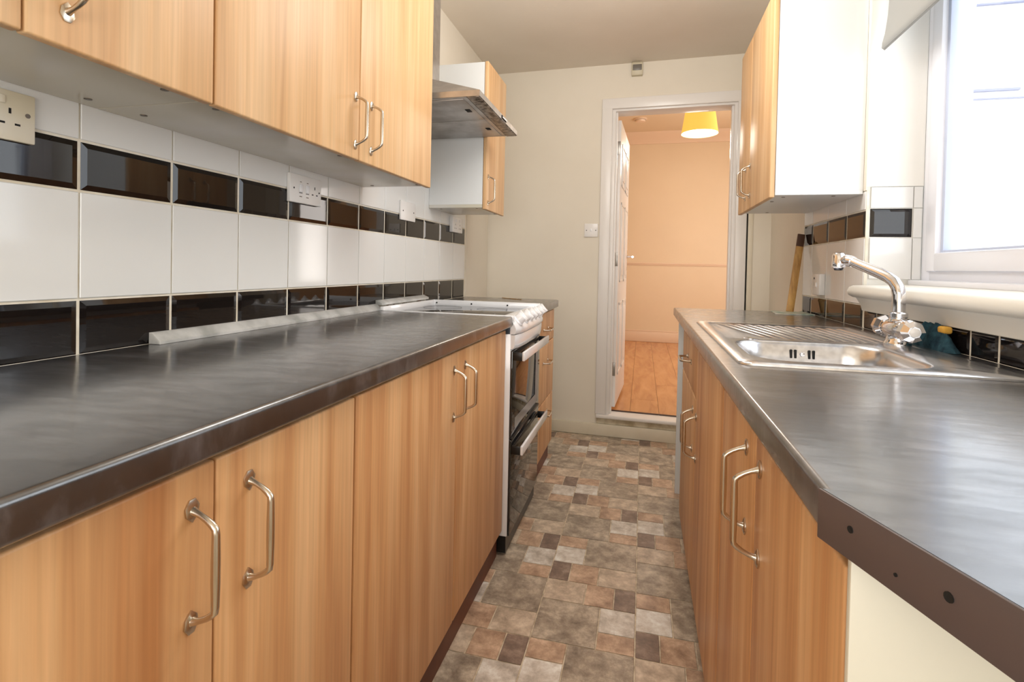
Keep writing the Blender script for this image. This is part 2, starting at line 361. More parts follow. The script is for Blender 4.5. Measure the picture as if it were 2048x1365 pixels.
# leaf, opened into the far room: hinge at (-.190, 3.55)
LW, LT, LH0, LH1 = .73, .036, .16, 2.085
hx, hy = -.196, 3.555; ANG = math.radians(87.2)
def leaf_map(c):   # local: x along leaf width, y thickness, z
    ca, sa = math.cos(ANG), math.sin(ANG)
    return (hx+c[0]*ca+c[1]*sa, hy+c[0]*sa-c[1]*ca, c[2])
lf = MB().box(0, LW, 0, LT, LH0, LH1, .002).map(leaf_map).build('leaf', GLOSSW, d1)
for (a0, a1) in ((.10, .335), (.395, .63)):
    for (b0, b1) in ((.36, .86), (1.0, 1.55), (1.66, 1.95)):
        p = MB().box(a0, a1, LT, LT+.002, b0, b1, .001)
        for sgn in (1,):
            p.box(a0, a1, LT-.001, LT+.006, b0, b0+.018, .002).box(a0, a1, LT-.001, LT+.006, b1-.018, b1, .002)
            p.box(a0, a0+.018, LT-.001, LT+.006, b0, b1, .002).box(a1-.018, a1, LT-.001, LT+.006, b0, b1, .002)
            p.box(a0+.045, a1-.045, LT, LT+.007, b0+.045, b1-.045, .004)
        p.map(leaf_map).build('door_panel', GLOSSW, lf)
for z in (.415, 1.155, 1.90):
    h = MB().box(-.0022, .0008, .004, LT-.003, z-.045, z+.045, .0005)
    h.lathe([(.006, -.047), (.006, .047)], (-.003, -.001, z), (0, 0, 1), 10)
    h.map(leaf_map).build('hinge', HINGE, lf)
h = MB().box(LW-.09, LW-.05, LT, LT+.006, 1.08, 1.24, .003)
h.tube([(LW-.07, LT+.004, 1.19), (LW-.07, LT+.045, 1.19), (LW-.078, LT+.055, 1.19), (LW-.17, LT+.055, 1.187)], .0085, 10)
h.map(leaf_map).build('door_handle', CHROME, lf)

# ------------------------------------------------------------------ next room
f2 = struct(MB().box(-1.6, 2.2, YB+.13, FB, FZ-.02, FZ-.003).build('floor_next_room', NOZ), 'orange-brown laminate plank floor of the next room', 'floor')
xk = -1.58; ci = 0
while xk < 1.9:
    x1 = xk+.190; yy = YB+.135-(.35 if ci % 2 else .9)
    while yy < FB:
        y0, y1 = max(yy, YB+.135), min(yy+1.28, FB)
        if y1-y0 > .03: MB().box(xk+.0008, x1-.0008, y0+.0008, y1-.0008, FZ-.003, FZ, .0006, 1).build('plank', LAM, f2)
        yy += 1.28
    xk = x1; ci += 1
FC = 2.90
struct(MB().box(-1.7, 2.3, YB+.11, FB+.1, FC, FC+.08).build('ceiling_next_room', PEACH), 'peach ceiling of the next room', 'ceiling')
wf = struct(MB().box(-1.7, 2.3, FB, FB+.1, 0, FC).build('wall_far', PEACH), 'peach far wall of the next room with dado rail', 'wall')
MB().box(-1.6, 2.2, FB-.018, FB, 1.165, 1.187, .006).box(-1.6, 2.2, FB-.010, FB, 1.150, 1.168, .004).build('dado_rail', PEACHT, wf)
struct(MB().prism([(FB, 2.76), (FB-.02, 2.76), (FB-.03, 2.785), (FB-.06, 2.83), (FB-.10, 2.865), (FB-.115, 2.9), (FB, 2.9)], -1.6, 2.2, 'x').build('trim_3', PEACHT), 'peach coving between far wall and ceiling', 'coving')
struct(MB().box(-1.6, 2.2, FB-.018, FB, FZ, FZ+.135, .006).box(-1.6, 2.2, FB-.012, FB, FZ+.135, FZ+.155, .004).build('baseboard_far', PEACHT), 'deep peach skirting at the far wall of the next room', 'skirting')
struct(MB().box(-1.7, -1.6, YB+.11, FB, 0, FC).build('wall_next_room_left', PEACH), 'left wall of the peach room', 'wall')
struct(MB().box(2.2, 2.3, YB+.11, FB, 0, FC).build('wall_next_room_right', PEACH), 'right wall of the peach room', 'wall')
# front wall of next room, seen from behind only (closes the room against the sky)
o = MB().box(-1.7, XL-.1, YB+.03, YB+.13, 0, FC).box(XR+.3, 3.2, YB, YB+.11, 0, FC).box(XL-.1, XR+.3, YB+.05, YB+.11, CEILZ+.09, FC)
struct(o.build('wall_next_room_front', PEACH, smooth=False), 'wall of the peach room around the doorway', 'wall')
# pendant shade
LX, LY, LZ = .49, 5.2, 2.385
lp = thing('pendant_lamp', (LX, LY, LZ), 'glowing yellow drum pendant lampshade hanging in the peach room', 'lamp')
s = MB(); s.lathe([(.166, 0), (.136, .20), (.134, .20), (.164, 0)], (LX, LY, LZ), n=40, cap=False); s.build('lamp_shade', SHADE, lp)
MB().lathe([(.161, .012), (.161, .016)], (LX, LY, LZ), n=40).build('diffuser', LAMPG, lp)
MB().tube([(LX, LY, LZ+.02), (LX, LY, FC)], .003, 8).lathe([(.001, FC-LZ), (.045, FC-LZ), (.04, FC-LZ-.025), (.001, FC-LZ-.03)], (LX, LY, LZ), n=20).build('flex', PLAST, lp)
lb = bpy.data.lights.new('lamp_bulb', 'POINT'); lb.energy = 21; lb.color = (1, .93, .82); lb.shadow_soft_size = .12
lbo = bpy.data.objects.new('lamp_bulb', lb); lbo.location = (LX, LY, LZ-.10); COL.objects.link(lbo)
area('next_room_side_lamp', (2.1, 5.4, 1.5), (0, PI/2, 0), 1.3, 1.6, 36, (1, .95, .90))  # unseen area lamp before the right wall, lights the peach room
sd = thing('smoke_detector', (-.069, 6.44, FC-.04), 'round smoke detector on the peach ceiling beyond the doorway', 'smoke detector')
MB().lathe([(.078, .04), (.078, .028), (.062, .022), (.055, .004), (.02, 0)], (-.069, 6.44, FC-.04), n=28).build('housing', PEACHT, sd)
MB().lathe([(.066, .0275), (.066, .0215)], (-.069, 6.44, FC-.04), n=28).build('vent_ring', OVENF, sd)

# ------------------------------------------------------------------ wall tiles
def flat_tile(y0, y1, z0, z1, side, m, parent, bevel, name='tile', th=None):
    """side -1: on left wall facing +X, 1: right wall facing -X; frustum with sloped border when bevel>0"""
    X = XL if side < 0 else XR; base = X-.0035 if side < 0 else X+.0035; d = 1 if side < 0 else -1
    k = (round(y1-y0, 4), round(z1-z0, 4), side, m.name)
    org = Vector(((base+X)/2, (y0+y1)/2, z0))
    if k in protos: return inst(protos[k], name, org, parent)
    b = MB()
    if bevel:
        r = [[(base, y0, z0), (base, y1, z0), (base, y1, z1), (base, y0, z1)]]
        e = base+d*.0008; r.append([(e, y0, z0), (e, y1, z0), (e, y1, z1), (e, y0, z1)])
        i = bevel; r.append([(X, y0+i, z0+i), (X, y1-i, z0+i), (X, y1-i, z1-i), (X, y0+i, z1-i)])
        b.loft(r, True, True); o = b.build(name, m, parent, smooth=False)
    else:
        b.box(min(base, X), max(base, X), y0, y1, z0, z1, .0012, 1); o = b.build(name, m, parent)
    protos[k] = o; return o
G = .0030
Y0T = .756
for n in range(-2, 12):
    y0, y1 = Y0T+.2*(n-1), Y0T+.2*n
    if y1 > 2.98: y1 = 2.98
    for (z0, z1, m, bv) in ((.9025, 1.0105, TILEB, .0105), (1.0105, 1.2154, TILEW, 0), (1.2154, 1.3121, TILEB, .0105), (1.3121, 1.515, TILEW, 0)):
        if m is TILEB: flat_tile(y0+G, y1-G, z0+G, z1-G, -1, m, wl, bv)
        else: flat_tile(y0+G*.6, y1-G*.6, z0+G*.6, z1-G*.6, -1, m, wl, 0)
for n in range(4):
    y0 = 2.012+.2*n; y1 = min(y0+.2, 2.738)
    if n == 0: y0 = WY1+.001-.03+.03
    for (z0, z1, m, bv) in ((.9025, .984, TILEB, .0105), (.984, 1.216, TILEW, 0), (1.216, 1.312, TILEB, .0105), (1.312, 1.378, TILEW, 0)):
        q = G if m is TILEB else G*.6
        flat_tile(y0+q, y1-q, z0+q, z1-q, 1, m, wr, bv)
for n in range(19):
    y1 = 2.03-.1*n; y0 = y1-.1
    flat_tile(y0+G, y1-G, .9025+G, .966-G, 1, TILEB, wr, .006)
# reveal tiles (on the face at Y=WY1, facing -Y)
def rev_tile(x0, x1, z0, z1, m, i):
    b = MB()
    if i:
        r = [[(x0, WY1+.006, z0), (x1, WY1+.006, z0), (x1, WY1+.006, z1), (x0, WY1+.006, z1)], [(x0, WY1+.0045, z0), (x1, WY1+.0045, z0), (x1, WY1+.0045, z1), (x0, WY1+.0045, z1)],
             [(x0+i, WY1-.001, z0+i), (x1-i, WY1-.001, z0+i), (x1-i, WY1-.001, z1-i), (x0+i, WY1-.001, z1-i)]]
        b.loft(r, True, True)
    else: b.box(x0, x1, WY1-.0005, WY1+.006, z0, z1, .001, 1)
    b.build('tile', m, wr, smooth=False)
for (z0, z1, m, i) in ((1.075, 1.216, TILEW, 0), (1.2195, 1.316, TILEB, .0105), (1.3185, 1.39, TILEW, 0)):
    rev_tile(.758, .883, z0, z1, m, i)
    if m is TILEW: rev_tile(.886, .911, z0, z1, m, 0)
rev_tile(.886, .911, 1.2175, 1.3165, TILEW, 0)

# ------------------------------------------------------------------ window
w1 = struct(thing('window_1', (WX+.03, (WY0+WY1)/2, 1.07)), 'white plastic framed kitchen window above the sink', 'window')
def frame_mb(x0, x1, y0, y1, z0, z1, w, bev=.004):
    b = MB(); b.box(x0, x1, y0, y0+w, z0, z1, bev); b.box(x0, x1, y1-w, y1, z0, z1, bev)
    b.box(x0, x1, y0+w*.9, y1-w*.9, z0, z0+w, bev); b.box(x0, x1, y0+w*.9, y1-w*.9, z1-w, z1, bev); return b
frame_mb(WX, WX+.065, WY0, WY1, 1.072, WZ1, .055).build('frame', PVC, w1)
frame_mb(WX-.012, WX+.055, WY0+.045, WY1-.045, 1.103, WZ1-.045, .06, .007).build('sash', PVC, w1)
frame_mb(WX+.005, WX+.04, WY0+.10, WY1-.10, 1.158-.005, WZ1-.10, .018, .003).build('glazing_bead', FASCIA if False else mat('blue_grey_gasket', lin(196, 204, 224), .4), w1)
MB().box(WX+.024, WX+.028, WY0+.10, WY1-.10, 1.15, WZ1-.10).build('pane', GLASS, w1)
# inner sill: board with rounded nose
pr = [(WX+.05, 1.06), (.735, 1.052), (.705, 1.051), (.692, 1.045), (.686, 1.032), (.690, 1.019), (.704, 1.011), (.735, 1.011), (WX+.05, 1.02)]
sl = struct(MB().prism(pr, .30, 2.028, 'y', .006).build('trim_4', SILLM, ang=60), 'cream painted window sill with rounded nosing', 'window sill')
MB().prism([(.7525, 1.011), (.712, 1.011), (.720, .998), (.728, .985), (.733, .966), (.7525, .966)], .30, 2.02, 'y').build('apron_moulding', SILLM, sl, ang=50)
MB().box(.872, WX+.02, WY0, WY1-.002, 1.056, 1.074, .005).build('sill_upstand', PVC, sl)

# outside
nh = struct(MB().box(1.052, 3.2, YB-.10, YB-.02, -.05, 3.1).build('wall_outside', HOUSEW, smooth=False), 'white rendered outside wall with gutter lines seen through the window', 'wall')
MB().box(1.06, 3.2, YB-.118, YB-.10, 2.536, 2.545, .001).build('gutter', FASCIA, nh)
MB().box(1.06, 3.2, YB-.112, YB-.10, 2.170, 2.176).build('cladding_line', mat('faint_grey_line', lin(190, 190, 200), .5), nh)
MB().box(1.06, 1.90, YB-.118, YB-.10, 2.078, 2.090).build('cladding_line', FASCIA, nh)
MB().box(1.06, 3.2, YB-.112, YB-.10, 2.036, 2.043).build('cladding_line', FASCIA, nh)
struct(MB().box(1.1, 12, -6, 12, -.3, -.05).build('ground_outside', mat('pale_paving', lin(205, 203, 198), .9)), 'pale paved yard outside the window', 'ground')

# ------------------------------------------------------------------ roller blind
rb = thing('roller_blind', (.77, 1.35, 1.87), 'grey fabric roller blind pulled partly down over the window', 'blind')
b = MB(); ys = [.68, 2.005]; rings = []
prof = [(.770, 1.845), (.762, 1.852), (.763, 1.87), (.770, 1.90), (.777, 1.96), (.780, 2.02), (.780, 2.15)]
b.prism(prof+[(x+.0015, z) for x, z in prof[::-1]], .68, 2.008, 'y'); b.build('fabric', BLIND, rb, ang=60)
MB().box(.7645, .7685, .69, 1.998, 1.848, 1.866, .001).build('bottom_bar', BLIND, rb)
MB().lathe([(.022, 0), (.022, 1.34)], (.795, .67, 2.17), (0, 1, 0), 20).build('roller_tube', BLIND, rb)

# ------------------------------------------------------------------ handles, doors, cabinets
def handle_mb(cx, cy, cz, nx, vertical=True, half=.064, proj=.034):
    b = MB(); d = nx
    def P(n, t, w=0):   # n out from door, t along handle, w sideways
        return (cx+d*n, cy+w, cz+t) if vertical else (cx+d*n, cy+t, cz+w)
    for s in (-1, 1):
        t = s*half; o = [(t-.014, 0), (t-.006, .008), (t+.004, .0095), (t+.014*.9, .004), (t+.014*.9, -.004), (t+.004, -.0095), (t-.006, -.008)]
        if s < 0: o = [(2*t-a, w) for a, w in o]
        b.loft([[P(.0003, a, w) for a, w in o], [P(.0022, a, w) for a, w in o], [P(.0036, t+(a-t)*.72, w*.72) for a, w in o]], True, True)
    pts = [(.002, half-.001), (.007, half-.002), (.013, half-.004), (.0215, half-.008), (.0285, half-.0125), (proj-.0008, half-.017), (proj, half-.023), (proj, half*.2), (proj, -half*.2),
           (proj, -half+.023), (proj-.0008, -half+.017), (.0285, -half+.0125), (.0215, -half+.008), (.013, -half+.004), (.007, -half+.002), (.002, -half+.001)]
    rad = [.0058, .0042, .0034, .0036, .0040, .0042, .0044, .0050, .0050, .0044, .0042, .0040, .0036, .0034, .0042, .0058]
    b.tube([P(n, t) for n, t in pts], rad, 10, side=(0, 1, 0) if vertical else (0, 0, 1)); return b
HP = {}
def handle(parent, cx, cy, cz, nx, vertical=True):
    k = (nx, vertical)
    if k in HP:
        src, c0, o0 = HP[k]; return inst(src, 'handle', o0+Vector((cx, cy, cz))-c0, parent)
    o = handle_mb(cx, cy, cz, nx, vertical).build('handle', NICKEL, parent, ang=50)
    HP[k] = (o, Vector((cx, cy, cz)), WLOC[o.name].copy()); return o
def slab(name, X, nx, y0, y1, z0, z1, parent, m, th=.018):
    g = .0015; x0, x1 = (X-th, X) if nx > 0 else (X, X+th)
    return MB().box(x0, x1, y0+g, y1-g, z0, z1, .0035, 3).build(name, m, parent, ang=50)
def carcass(Xf, Xb, y0, y1, z0, z1, parent, under=None, m=None):
    """five-sided box, open to the front (door side)"""
    t = .016; b = MB(); xa, xb = min(Xf, Xb), max(Xf, Xb)
    b.box(xa, xb, y0, y0+t, z0+t, z1); b.box(xa, xb, y1-t, y1, z0+t, z1)
    b.box(xa, xb, y0+t, y1-t, z1-t, z1); 
    bx = (Xb, Xb+.006) if Xb < Xf else (Xb-.006, Xb)
    b.box(bx[0], bx[1], y0+t, y1-t, z0+t, z1-t)
    o = b.build('carcass', m or MEL, parent, smooth=False)
    MB().box(xa, xb, y0, y1, z0, z0+t, .0008, 1).build('base_panel', under or MEL, parent, smooth=False)
    return o

DFL = -.487   # left base door face
def base_left(y0, y1, joints, hs, label):
    u = thing('base_cabinet', (-.76, (y0+y1)/2, 0), label, 'cabinet', 'base cabinets under the left worktop')
    carcass(DFL-.019, XL+.01, y0, y1, .105, .863, u)
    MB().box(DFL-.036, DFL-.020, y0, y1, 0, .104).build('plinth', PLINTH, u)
    e = [y0]+joints+[y1]
    for i in range(len(e)-1):
        d = slab('door', DFL, 1, e[i], e[i+1], .10, .853, u, WOOD)
        handle(d, DFL, hs[i], .743, 1)
base_left(.197, .822, [.512], [.477, .565], 'beech-effect base cabinet nearest the camera under the long left worktop, two narrow doors')
base_left(.826, 1.866, [1.346], [1.318, 1.408], 'wide beech-effect double base cabinet beside the cooker, two broad doors')
# far drawer unit
du = thing('drawer_cabinet', (-.76, 2.68, 0), 'beech-effect three-drawer unit between cooker and end wall', 'cabinet')
carcass(DFL-.019, XL+.01, 2.412, 2.955, .105, .863, du)
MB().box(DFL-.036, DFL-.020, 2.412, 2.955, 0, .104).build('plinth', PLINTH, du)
for z0, z1, hz in ((.693, .853, .765), (.386, .689, .592), (.10, .382, .318)):
    d = slab('drawer', DFL, 1, 2.412, 2.955, z0, z1, du, WOOD); handle(d, DFL, 2.70, hz, 1, False)

# worktops : profile with rolled front edge
ZT, ZB = .905, .866
def roll_profile(xf, xb, s):
    """xf front x, s=+1 front faces +X"""
    p = []; r = .0075
    for k in range(7):
        a = PI/2*k/6; p.append((xf-s*r+s*r*math.sin(a), ZT-r+r*math.cos(a)))
    r2_ = .006
    for k in range(4):
        a = PI/2*k/3; p.append((xf-s*r2_+s*r2_*math.cos(a), ZB+r2_-r2_*math.sin(a)))
    return p+[(xb, ZB), (xb, ZT)]
wtl = MB().prism(roll_profile(-.4646, XL+.001, 1), .19, 1.868, 'y').build('worktop', WTOP, ang=40)
tag(wtl, 'long dark slate-effect worktop with rolled edge on the left run', 'worktop')
b = MB()
pts = [(XL+.001, 2.409), (-.4646, 2.409)]
for k in range(7):
    a = PI/2*k/6; pts.append((-.4646-.025+.025*math.cos(a), 2.957+.025*math.sin(a)-.0))
pts += [(XL+.001, 2.982)]
tag(MB().prism(pts, ZB, ZT, 'z', .004).build('worktop', WTOP, ang=40), 'short dark worktop with rounded corner over the drawer unit by the end wall', 'worktop')
# pale scratch/paper sliver on it
tag(MB().tube([(-.80, 2.96, .9065), (-.66, 2.86, .9065)], [.0015, .0015], 6).build('wooden_skewer', STICKM), 'thin wooden skewer lying on the short far worktop', 'skewer')
# seal strip along the wall behind left worktop
ss = MB().prism([(XL+.0005, .9055), (XL+.030, .9055), (XL+.030, .912), (XL+.010, .929), (XL+.0005, .930)], .90, 1.885, 'y', .001).build('seal_strip', STRIPM)
tag(ss, 'grey-white seal strip along the wall behind the left worktop', 'trim strip')
sb = MB().prism([(XL+.0005, .925), (XL+.030, .925), (XL+.030, .934), (XL+.006, .944), (XL+.0005, .944)], 1.887, 2.355, 'y', .001).build('cooker_back_strip', STRIPM)
tag(sb, 'white strip on the tiles behind the cooker hob', 'trim strip')
MB().box(XL+.0005, XL+.014, 1.887, 2.355, .86, .9245).build('stained_backing', STAINB, sb)

# ------------------------------------------------------------------ upper cabinets, left
XU = -.7603
def upper(y0, y1, joints, hs, label, group='wall cabinets on the left wall', X=XU, nx=1, xb=XL+.001, z0=1.372, z1=2.09, caps=(), m=WOODU, hz=1.475, under=MELU):
    u = thing('wall_cabinet', ((X+xb)/2, (y0+y1)/2, z0), label, 'cabinet', group)
    carcass(X-nx*.019, xb, y0, y1, z0+.008, z1, u, under)
    e = [y0]+joints+[y1]
    for i in range(len(e)-1):
        d = slab('door', X, nx, e[i], e[i+1], z0, z1+.004, u, m)
        if hs[i] is not None: handle(d, X, hs[i], hz, nx)
    for (cx, cy) in caps:
        MB().lathe([(.0065, -.0012), (.0065, .0004)], (cx, cy, z0+.008), n=12).build('screw_cap', SCREW, u)
    return u
upper(.187, .785, [.486], [.458, .536], 'beech-effect wall cabinet nearest the camera with two narrow doors, cropped by the frame', z1=2.09, caps=((-.80, .72), (-.99, .735)), hz=1.483)
upper(.787, 1.778, [1.281], [1.26, 1.343], 'wide double-door beech-effect wall cabinet left of the extractor hood', caps=((-.80, .83), (-.985, .84), (-.80, 1.745), (-.98, 1.745), (-.80, 1.25)), hz=1.475)
upper(2.405, 2.745, [], [2.435], 'narrow single-door wall cabinet with white side right of the extractor hood', X=-.742, z0=1.366, z1=2.075, caps=((-.80, 2.45), (-.99, 2.45), (-.78, 2.70)), hz=1.463)

# ------------------------------------------------------------------ extractor hood
hd = thing('extractor_hood', (-.81, 2.10, 1.70), 'grey metal chimney extractor hood above the cooker with a greasy underside', 'extractor hood')
hy0, hy1, hx0, hx1, hz = 1.815, 2.400, XL+.001, -.592, 1.712
b = MB()
ring = lambda x1, ya, yb, z: [(hx0, ya, z), (x1, ya, z), (x1, yb, z), (hx0, yb, z)]
b.loft([ring(hx1, hy0, hy1, hz), ring(hx1, hy0, hy1, hz+.022), ring(-.905, 2.00, 2.19, 1.868), ring(-.905, 2.00, 2.19, CEILZ-.002)], False, True)
b.build('canopy', HOODM, hd, smooth=False)
MB().box(hx0+.003, hx1-.052, hy0+.004, hy1-.004, hz-.001, hz+.003).build('underside_panel', HOODU, hd, smooth=False)
MB().box(hx1-.049, hx1-.003, hy0+.003, hy1-.003, hz-.0025, hz+.003, .001).build('front_underside_rail', HOODD, hd)
for i, (ya, yb) in enumerate(((hy0+.02, 2.105), (2.11, hy1-.02))):
    f = MB().box(hx0+.04, hx1-.07, ya, yb, hz-.004, hz-.001, .0008).build('grease_filter', HOODU, hd)
    MB().box(hx1-.105, hx1-.085, (ya+yb)/2-.018, (ya+yb)/2+.018, hz-.0055, hz-.0035, .0005).build('filter_catch', DARK, f)
MB().box(hx1-.001, hx1+.003, 2.12, 2.19, hz+.004, hz+.018, .001).build('button_panel', DARK, hd)
for k in range(4):
    MB().box(hx1+.002, hx1+.0075, 2.124+.016*k, 2.136+.016*k, hz+.006, hz+.016, .001).build('button', CHROME, hd)

# ------------------------------------------------------------------ cooker
CY0, CY1, CXF = 1.874, 2.404, -.461
ck = thing('cooker', (-.75, (CY0+CY1)/2, 0), 'white freestanding electric cooker with black glass double oven doors', 'cooker')
MB().box(XL+.03, CXF-.009, CY0, CY1, .075, .868, .003).build('body', ENAMEL, ck)
MB().box(XL+.03, CXF-.014, CY0+.003, CY1-.003, .012, .075).build('plinth', BLACKP, ck)
for x in (-.98, -.55):
    for y in (CY0+.05, CY1-.05): MB().lathe([(.016, 0), (.012, .008), (.012, .032)], (x, y, 0), n=12).build('foot', BLACKP, ck)
# hob: white tray with raised far rim, black glass
b = MB().box(XL+.028, CXF, CY0, CY1, .868, .892, .003)
b.box(XL+.028, CXF, CY1-.012, CY1, .885, .921, .003); b.box(XL+.028, CXF, CY0, CY0+.010, .885, .908, .002)
b.box(XL+.028, XL+.045, CY0, CY1, .885, .921, .003); hb = b.build('hob_tray', ENAMEL, ck)
MB().box(XL+.05, CXF-.06, CY0+.014, CY1-.018, .892, .8965, .0015).build('hob_glass', HOBG, ck)
for x, y, r in ((-.90, 2.00, .07), (-.90, 2.27, .09), (-.66, 2.00, .09), (-.66, 2.27, .07)):
    MB().lathe([(r-.003, .0002), (r, .0002), (r, 0), (r-.003, 0)], (x, y, .8968), n=40, cap=False).build('burner_ring', OVENF, hb)
for x in (-.98, -.80, -.62): MB().lathe([(.004, 0), (.004, .002)], (x, CY1-.0125, .906), (0, -1, 0), 10).build('rim_screw', DARK, hb)
# bulged control panel, sloping front
def bulge(t, amt): return amt*(1-(2*t-1)**4)*.9
secs = []
NS = 17
for i in range(NS):
    t = i/(NS-1); y = CY0+(CY1-CY0)*t; f = bulge(t, .022)
    secs.append([(CXF-.05, y, .868), (CXF-.05, y, .903), (CXF-.035, y, .906), (CXF-.012+f*.4, y, .897), (CXF+.004+f*.85, y, .872), (CXF+.010+f, y, .858), (CXF+.010+f, y, .846), (CXF+.004+f, y, .838), (CXF-.05, y, .838)])
b = MB(); b.loft(secs, True, True); cp = b.build('control_panel', ENAMEL, ck, ang=50)
for k in range(6):
    y = CY0+.055+.083*k; t = (y-CY0)/(CY1-CY0); f = bulge(t, .022); c = Vector((CXF-.006+f*.65, y, .884)); ax = Vector((.75, 0, .66)).normalized()
    kb = MB(); kb.lathe([(.026, -.004), (.025, .004), (.021, .008), (.019, .027), (.016, .031)], c, ax, 20)
    u_ = Vector((0, 1, 0)); w_ = ax.cross(u_)
    kb.box(-.005, .005, -.022, .022, .022, .038, .002)
    n0 = len(kb.bm.verts)
    # move the grip bar (last box) onto the knob axis
    vs = [v for v in kb.bm.verts if abs(v.co.x) < .01 and abs(v.co.y) < .03 and v.co.z < .05]
    for v in vs: v.co = c+u_*v.co.x+w_*v.co.y+ax*v.co.z
    kb.build('knob', ENAMEL, ck)
secs = []
for i in range(NS):
    t = i/(NS-1); y = CY0+.002+(CY1-CY0-.004)*t; f = bulge(t, .018)
    secs.append([(CXF-.05, y, .782), (CXF-.05, y, .835), (CXF+.004+f, y, .835), (CXF+.007+f, y, .829), (CXF+.004+f, y, .790), (CXF-.002+f, y, .782)])
b = MB(); b.loft(secs, True, True); b.build('fascia', ENAMEL, ck, ang=50)
def oven_door(z0, z1, zh, name, win):
    d = MB().box(CXF-.0085, CXF, CY0+.001, CY1-.002, z0, z1, .003).build('oven_door', OVENG, ck)
    if win:
        MB().box(CXF+.0002, CXF+.0010, CY1-.095, CY1-.045, z0+.02, z1-.03).build('door_print', OVENF, d)
        MB().box(CXF+.0002, CXF+.0010, CY0+.05, CY1-.095, z0+.02, z0+.06).build('door_print', OVENF, d)
    hh = MB().box(CXF+.036, CXF+.046, CY0-.002, CY1-.015, zh-.017, zh+.017, .003).build('handle', ENAMEL, d)
    bk = MB()
    bk.box(CXF+.0005, CXF+.037, CY0+.002, CY0+.012, zh-.017, zh+.013, .001); bk.box(CXF+.0005, CXF+.037, CY1-.030, CY1-.020, zh-.017, zh+.013, .001)
    bk.box(CXF+.0005, CXF+.004, CY0+.012, CY1-.030, zh-.002, zh+.012, .001)
    bk.build('handle_bracket', BLACKP, d)
    return d
oven_door(.452, .776, .757, 'top', True)
d = oven_door(.078, .440, .405, 'low', False)
MB().box(CXF-.0085, CXF+.002, CY0+.004, CY1-.004, .4415, .4505, .001).build('door_gap_trim', BLACKP, ck)

# ------------------------------------------------------------------ right run
DFR = .17
def right_unit(y0, y1, doors, label, drawer=None):
    u = thing('base_cabinet', (.45, (y0+y1)/2, 0), label, 'cabinet', 'base cabinets under the sink worktop')
    carcass(DFR+.019, XR-.01, y0, y1, .095, .862, u)
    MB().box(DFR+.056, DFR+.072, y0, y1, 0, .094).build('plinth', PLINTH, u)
    for (a, b_, z1, hy, hz) in doors:
        d = slab('door', DFR, -1, a, b_, .09, z1, u, WOOD)
        if hy is not None: handle(d, DFR, hy, hz, -1)
    if drawer:
        a, b_, z0, z1, hy, hz = drawer
        d = slab('drawer', DFR, -1, a, b_, z0, z1, u, WOOD); handle(d, DFR, hy, hz, -1, False)
    return u
ru = right_unit(.484, 1.153, [(.484, .835, .845, .80, .744), (.835, 1.153, .845, .897, .744)], 'beech-effect base cabinet nearest the camera on the right, cream end panel and paired handles')
MB().box(DFR+.001, XR-.01, .476, .4835, 0, .862, .001).build('end_panel', mat('cream_end_panel', lin(226, 222, 206), .35), ru)
right_unit(1.155, 2.236, [(1.155, 1.692, .845, 1.665, .580), (1.692, 2.236, .688, 1.775, .575)], 'beech-effect sink base cabinet on the right with a drawer over its far door', (1.692, 2.236, .692, .845, 1.93, .778))
tag(MB().box(.178, XR-.01, 2.640, 2.658, 0, .863, .001).build('support_panel', MEL), 'white end support panel under the far end of the right worktop', 'panel')
# worktop right: front roll + deck around the sink cut-out + angled near end
XF, YE = .154, 2.690
SX0, SX1, SY0, SY1 = .19, .69, 1.103, 1.970
b = MB(); pf = roll_profile(XF, .205, -1); b.prism(pf, .494, YE, 'y')
b.prism([(.205, 1.13), (.205, .494), (.154, .494), (.3265, .05), (XR-.0005, .05), (XR-.0005, 1.13)], ZB, ZT, 'z')
b.box(.205, XR-.0005, 1.945, YE, ZB, ZT); b.box(.672, XR-.0005, 1.13, 1.945, ZB, ZT)
wtr = b.build('worktop', WTOP, ang=40); tag(wtr, 'dark slate-effect worktop holding the sink, with an angled near end', 'worktop')
# brown edging strip on the angled end (slightly proud) with screws
dv = Vector((.3265-.154, .05-.494, 0)).normalized(); nv = Vector((dv.y, -dv.x, 0))
def edge_map(c):  # c: x along strip, y outwards, z
    p = Vector((.154, .494, 0))+dv*c[0]+nv*c[1]; return (p.x, p.y, c[2])
es = MB().box(-.001, .476, .0005, .0035, ZB-.003, ZT+.0005, .0012).map(edge_map).build('end_strip', WEDGE, wtr)
for t, z, r in ((.036, .888, .0028), (.078, .877, .0014), (.117, .886, .0034)):
    s = MB().lathe([(r, 0), (r, .0008), (r*.4, .0004)], (0, 0, 0), (0, 1, 0), 12)
    s.map(lambda c: edge_map((c[0]+t, c[1]+.0034, c[2]+z))); s.build('screw', DARK, es)

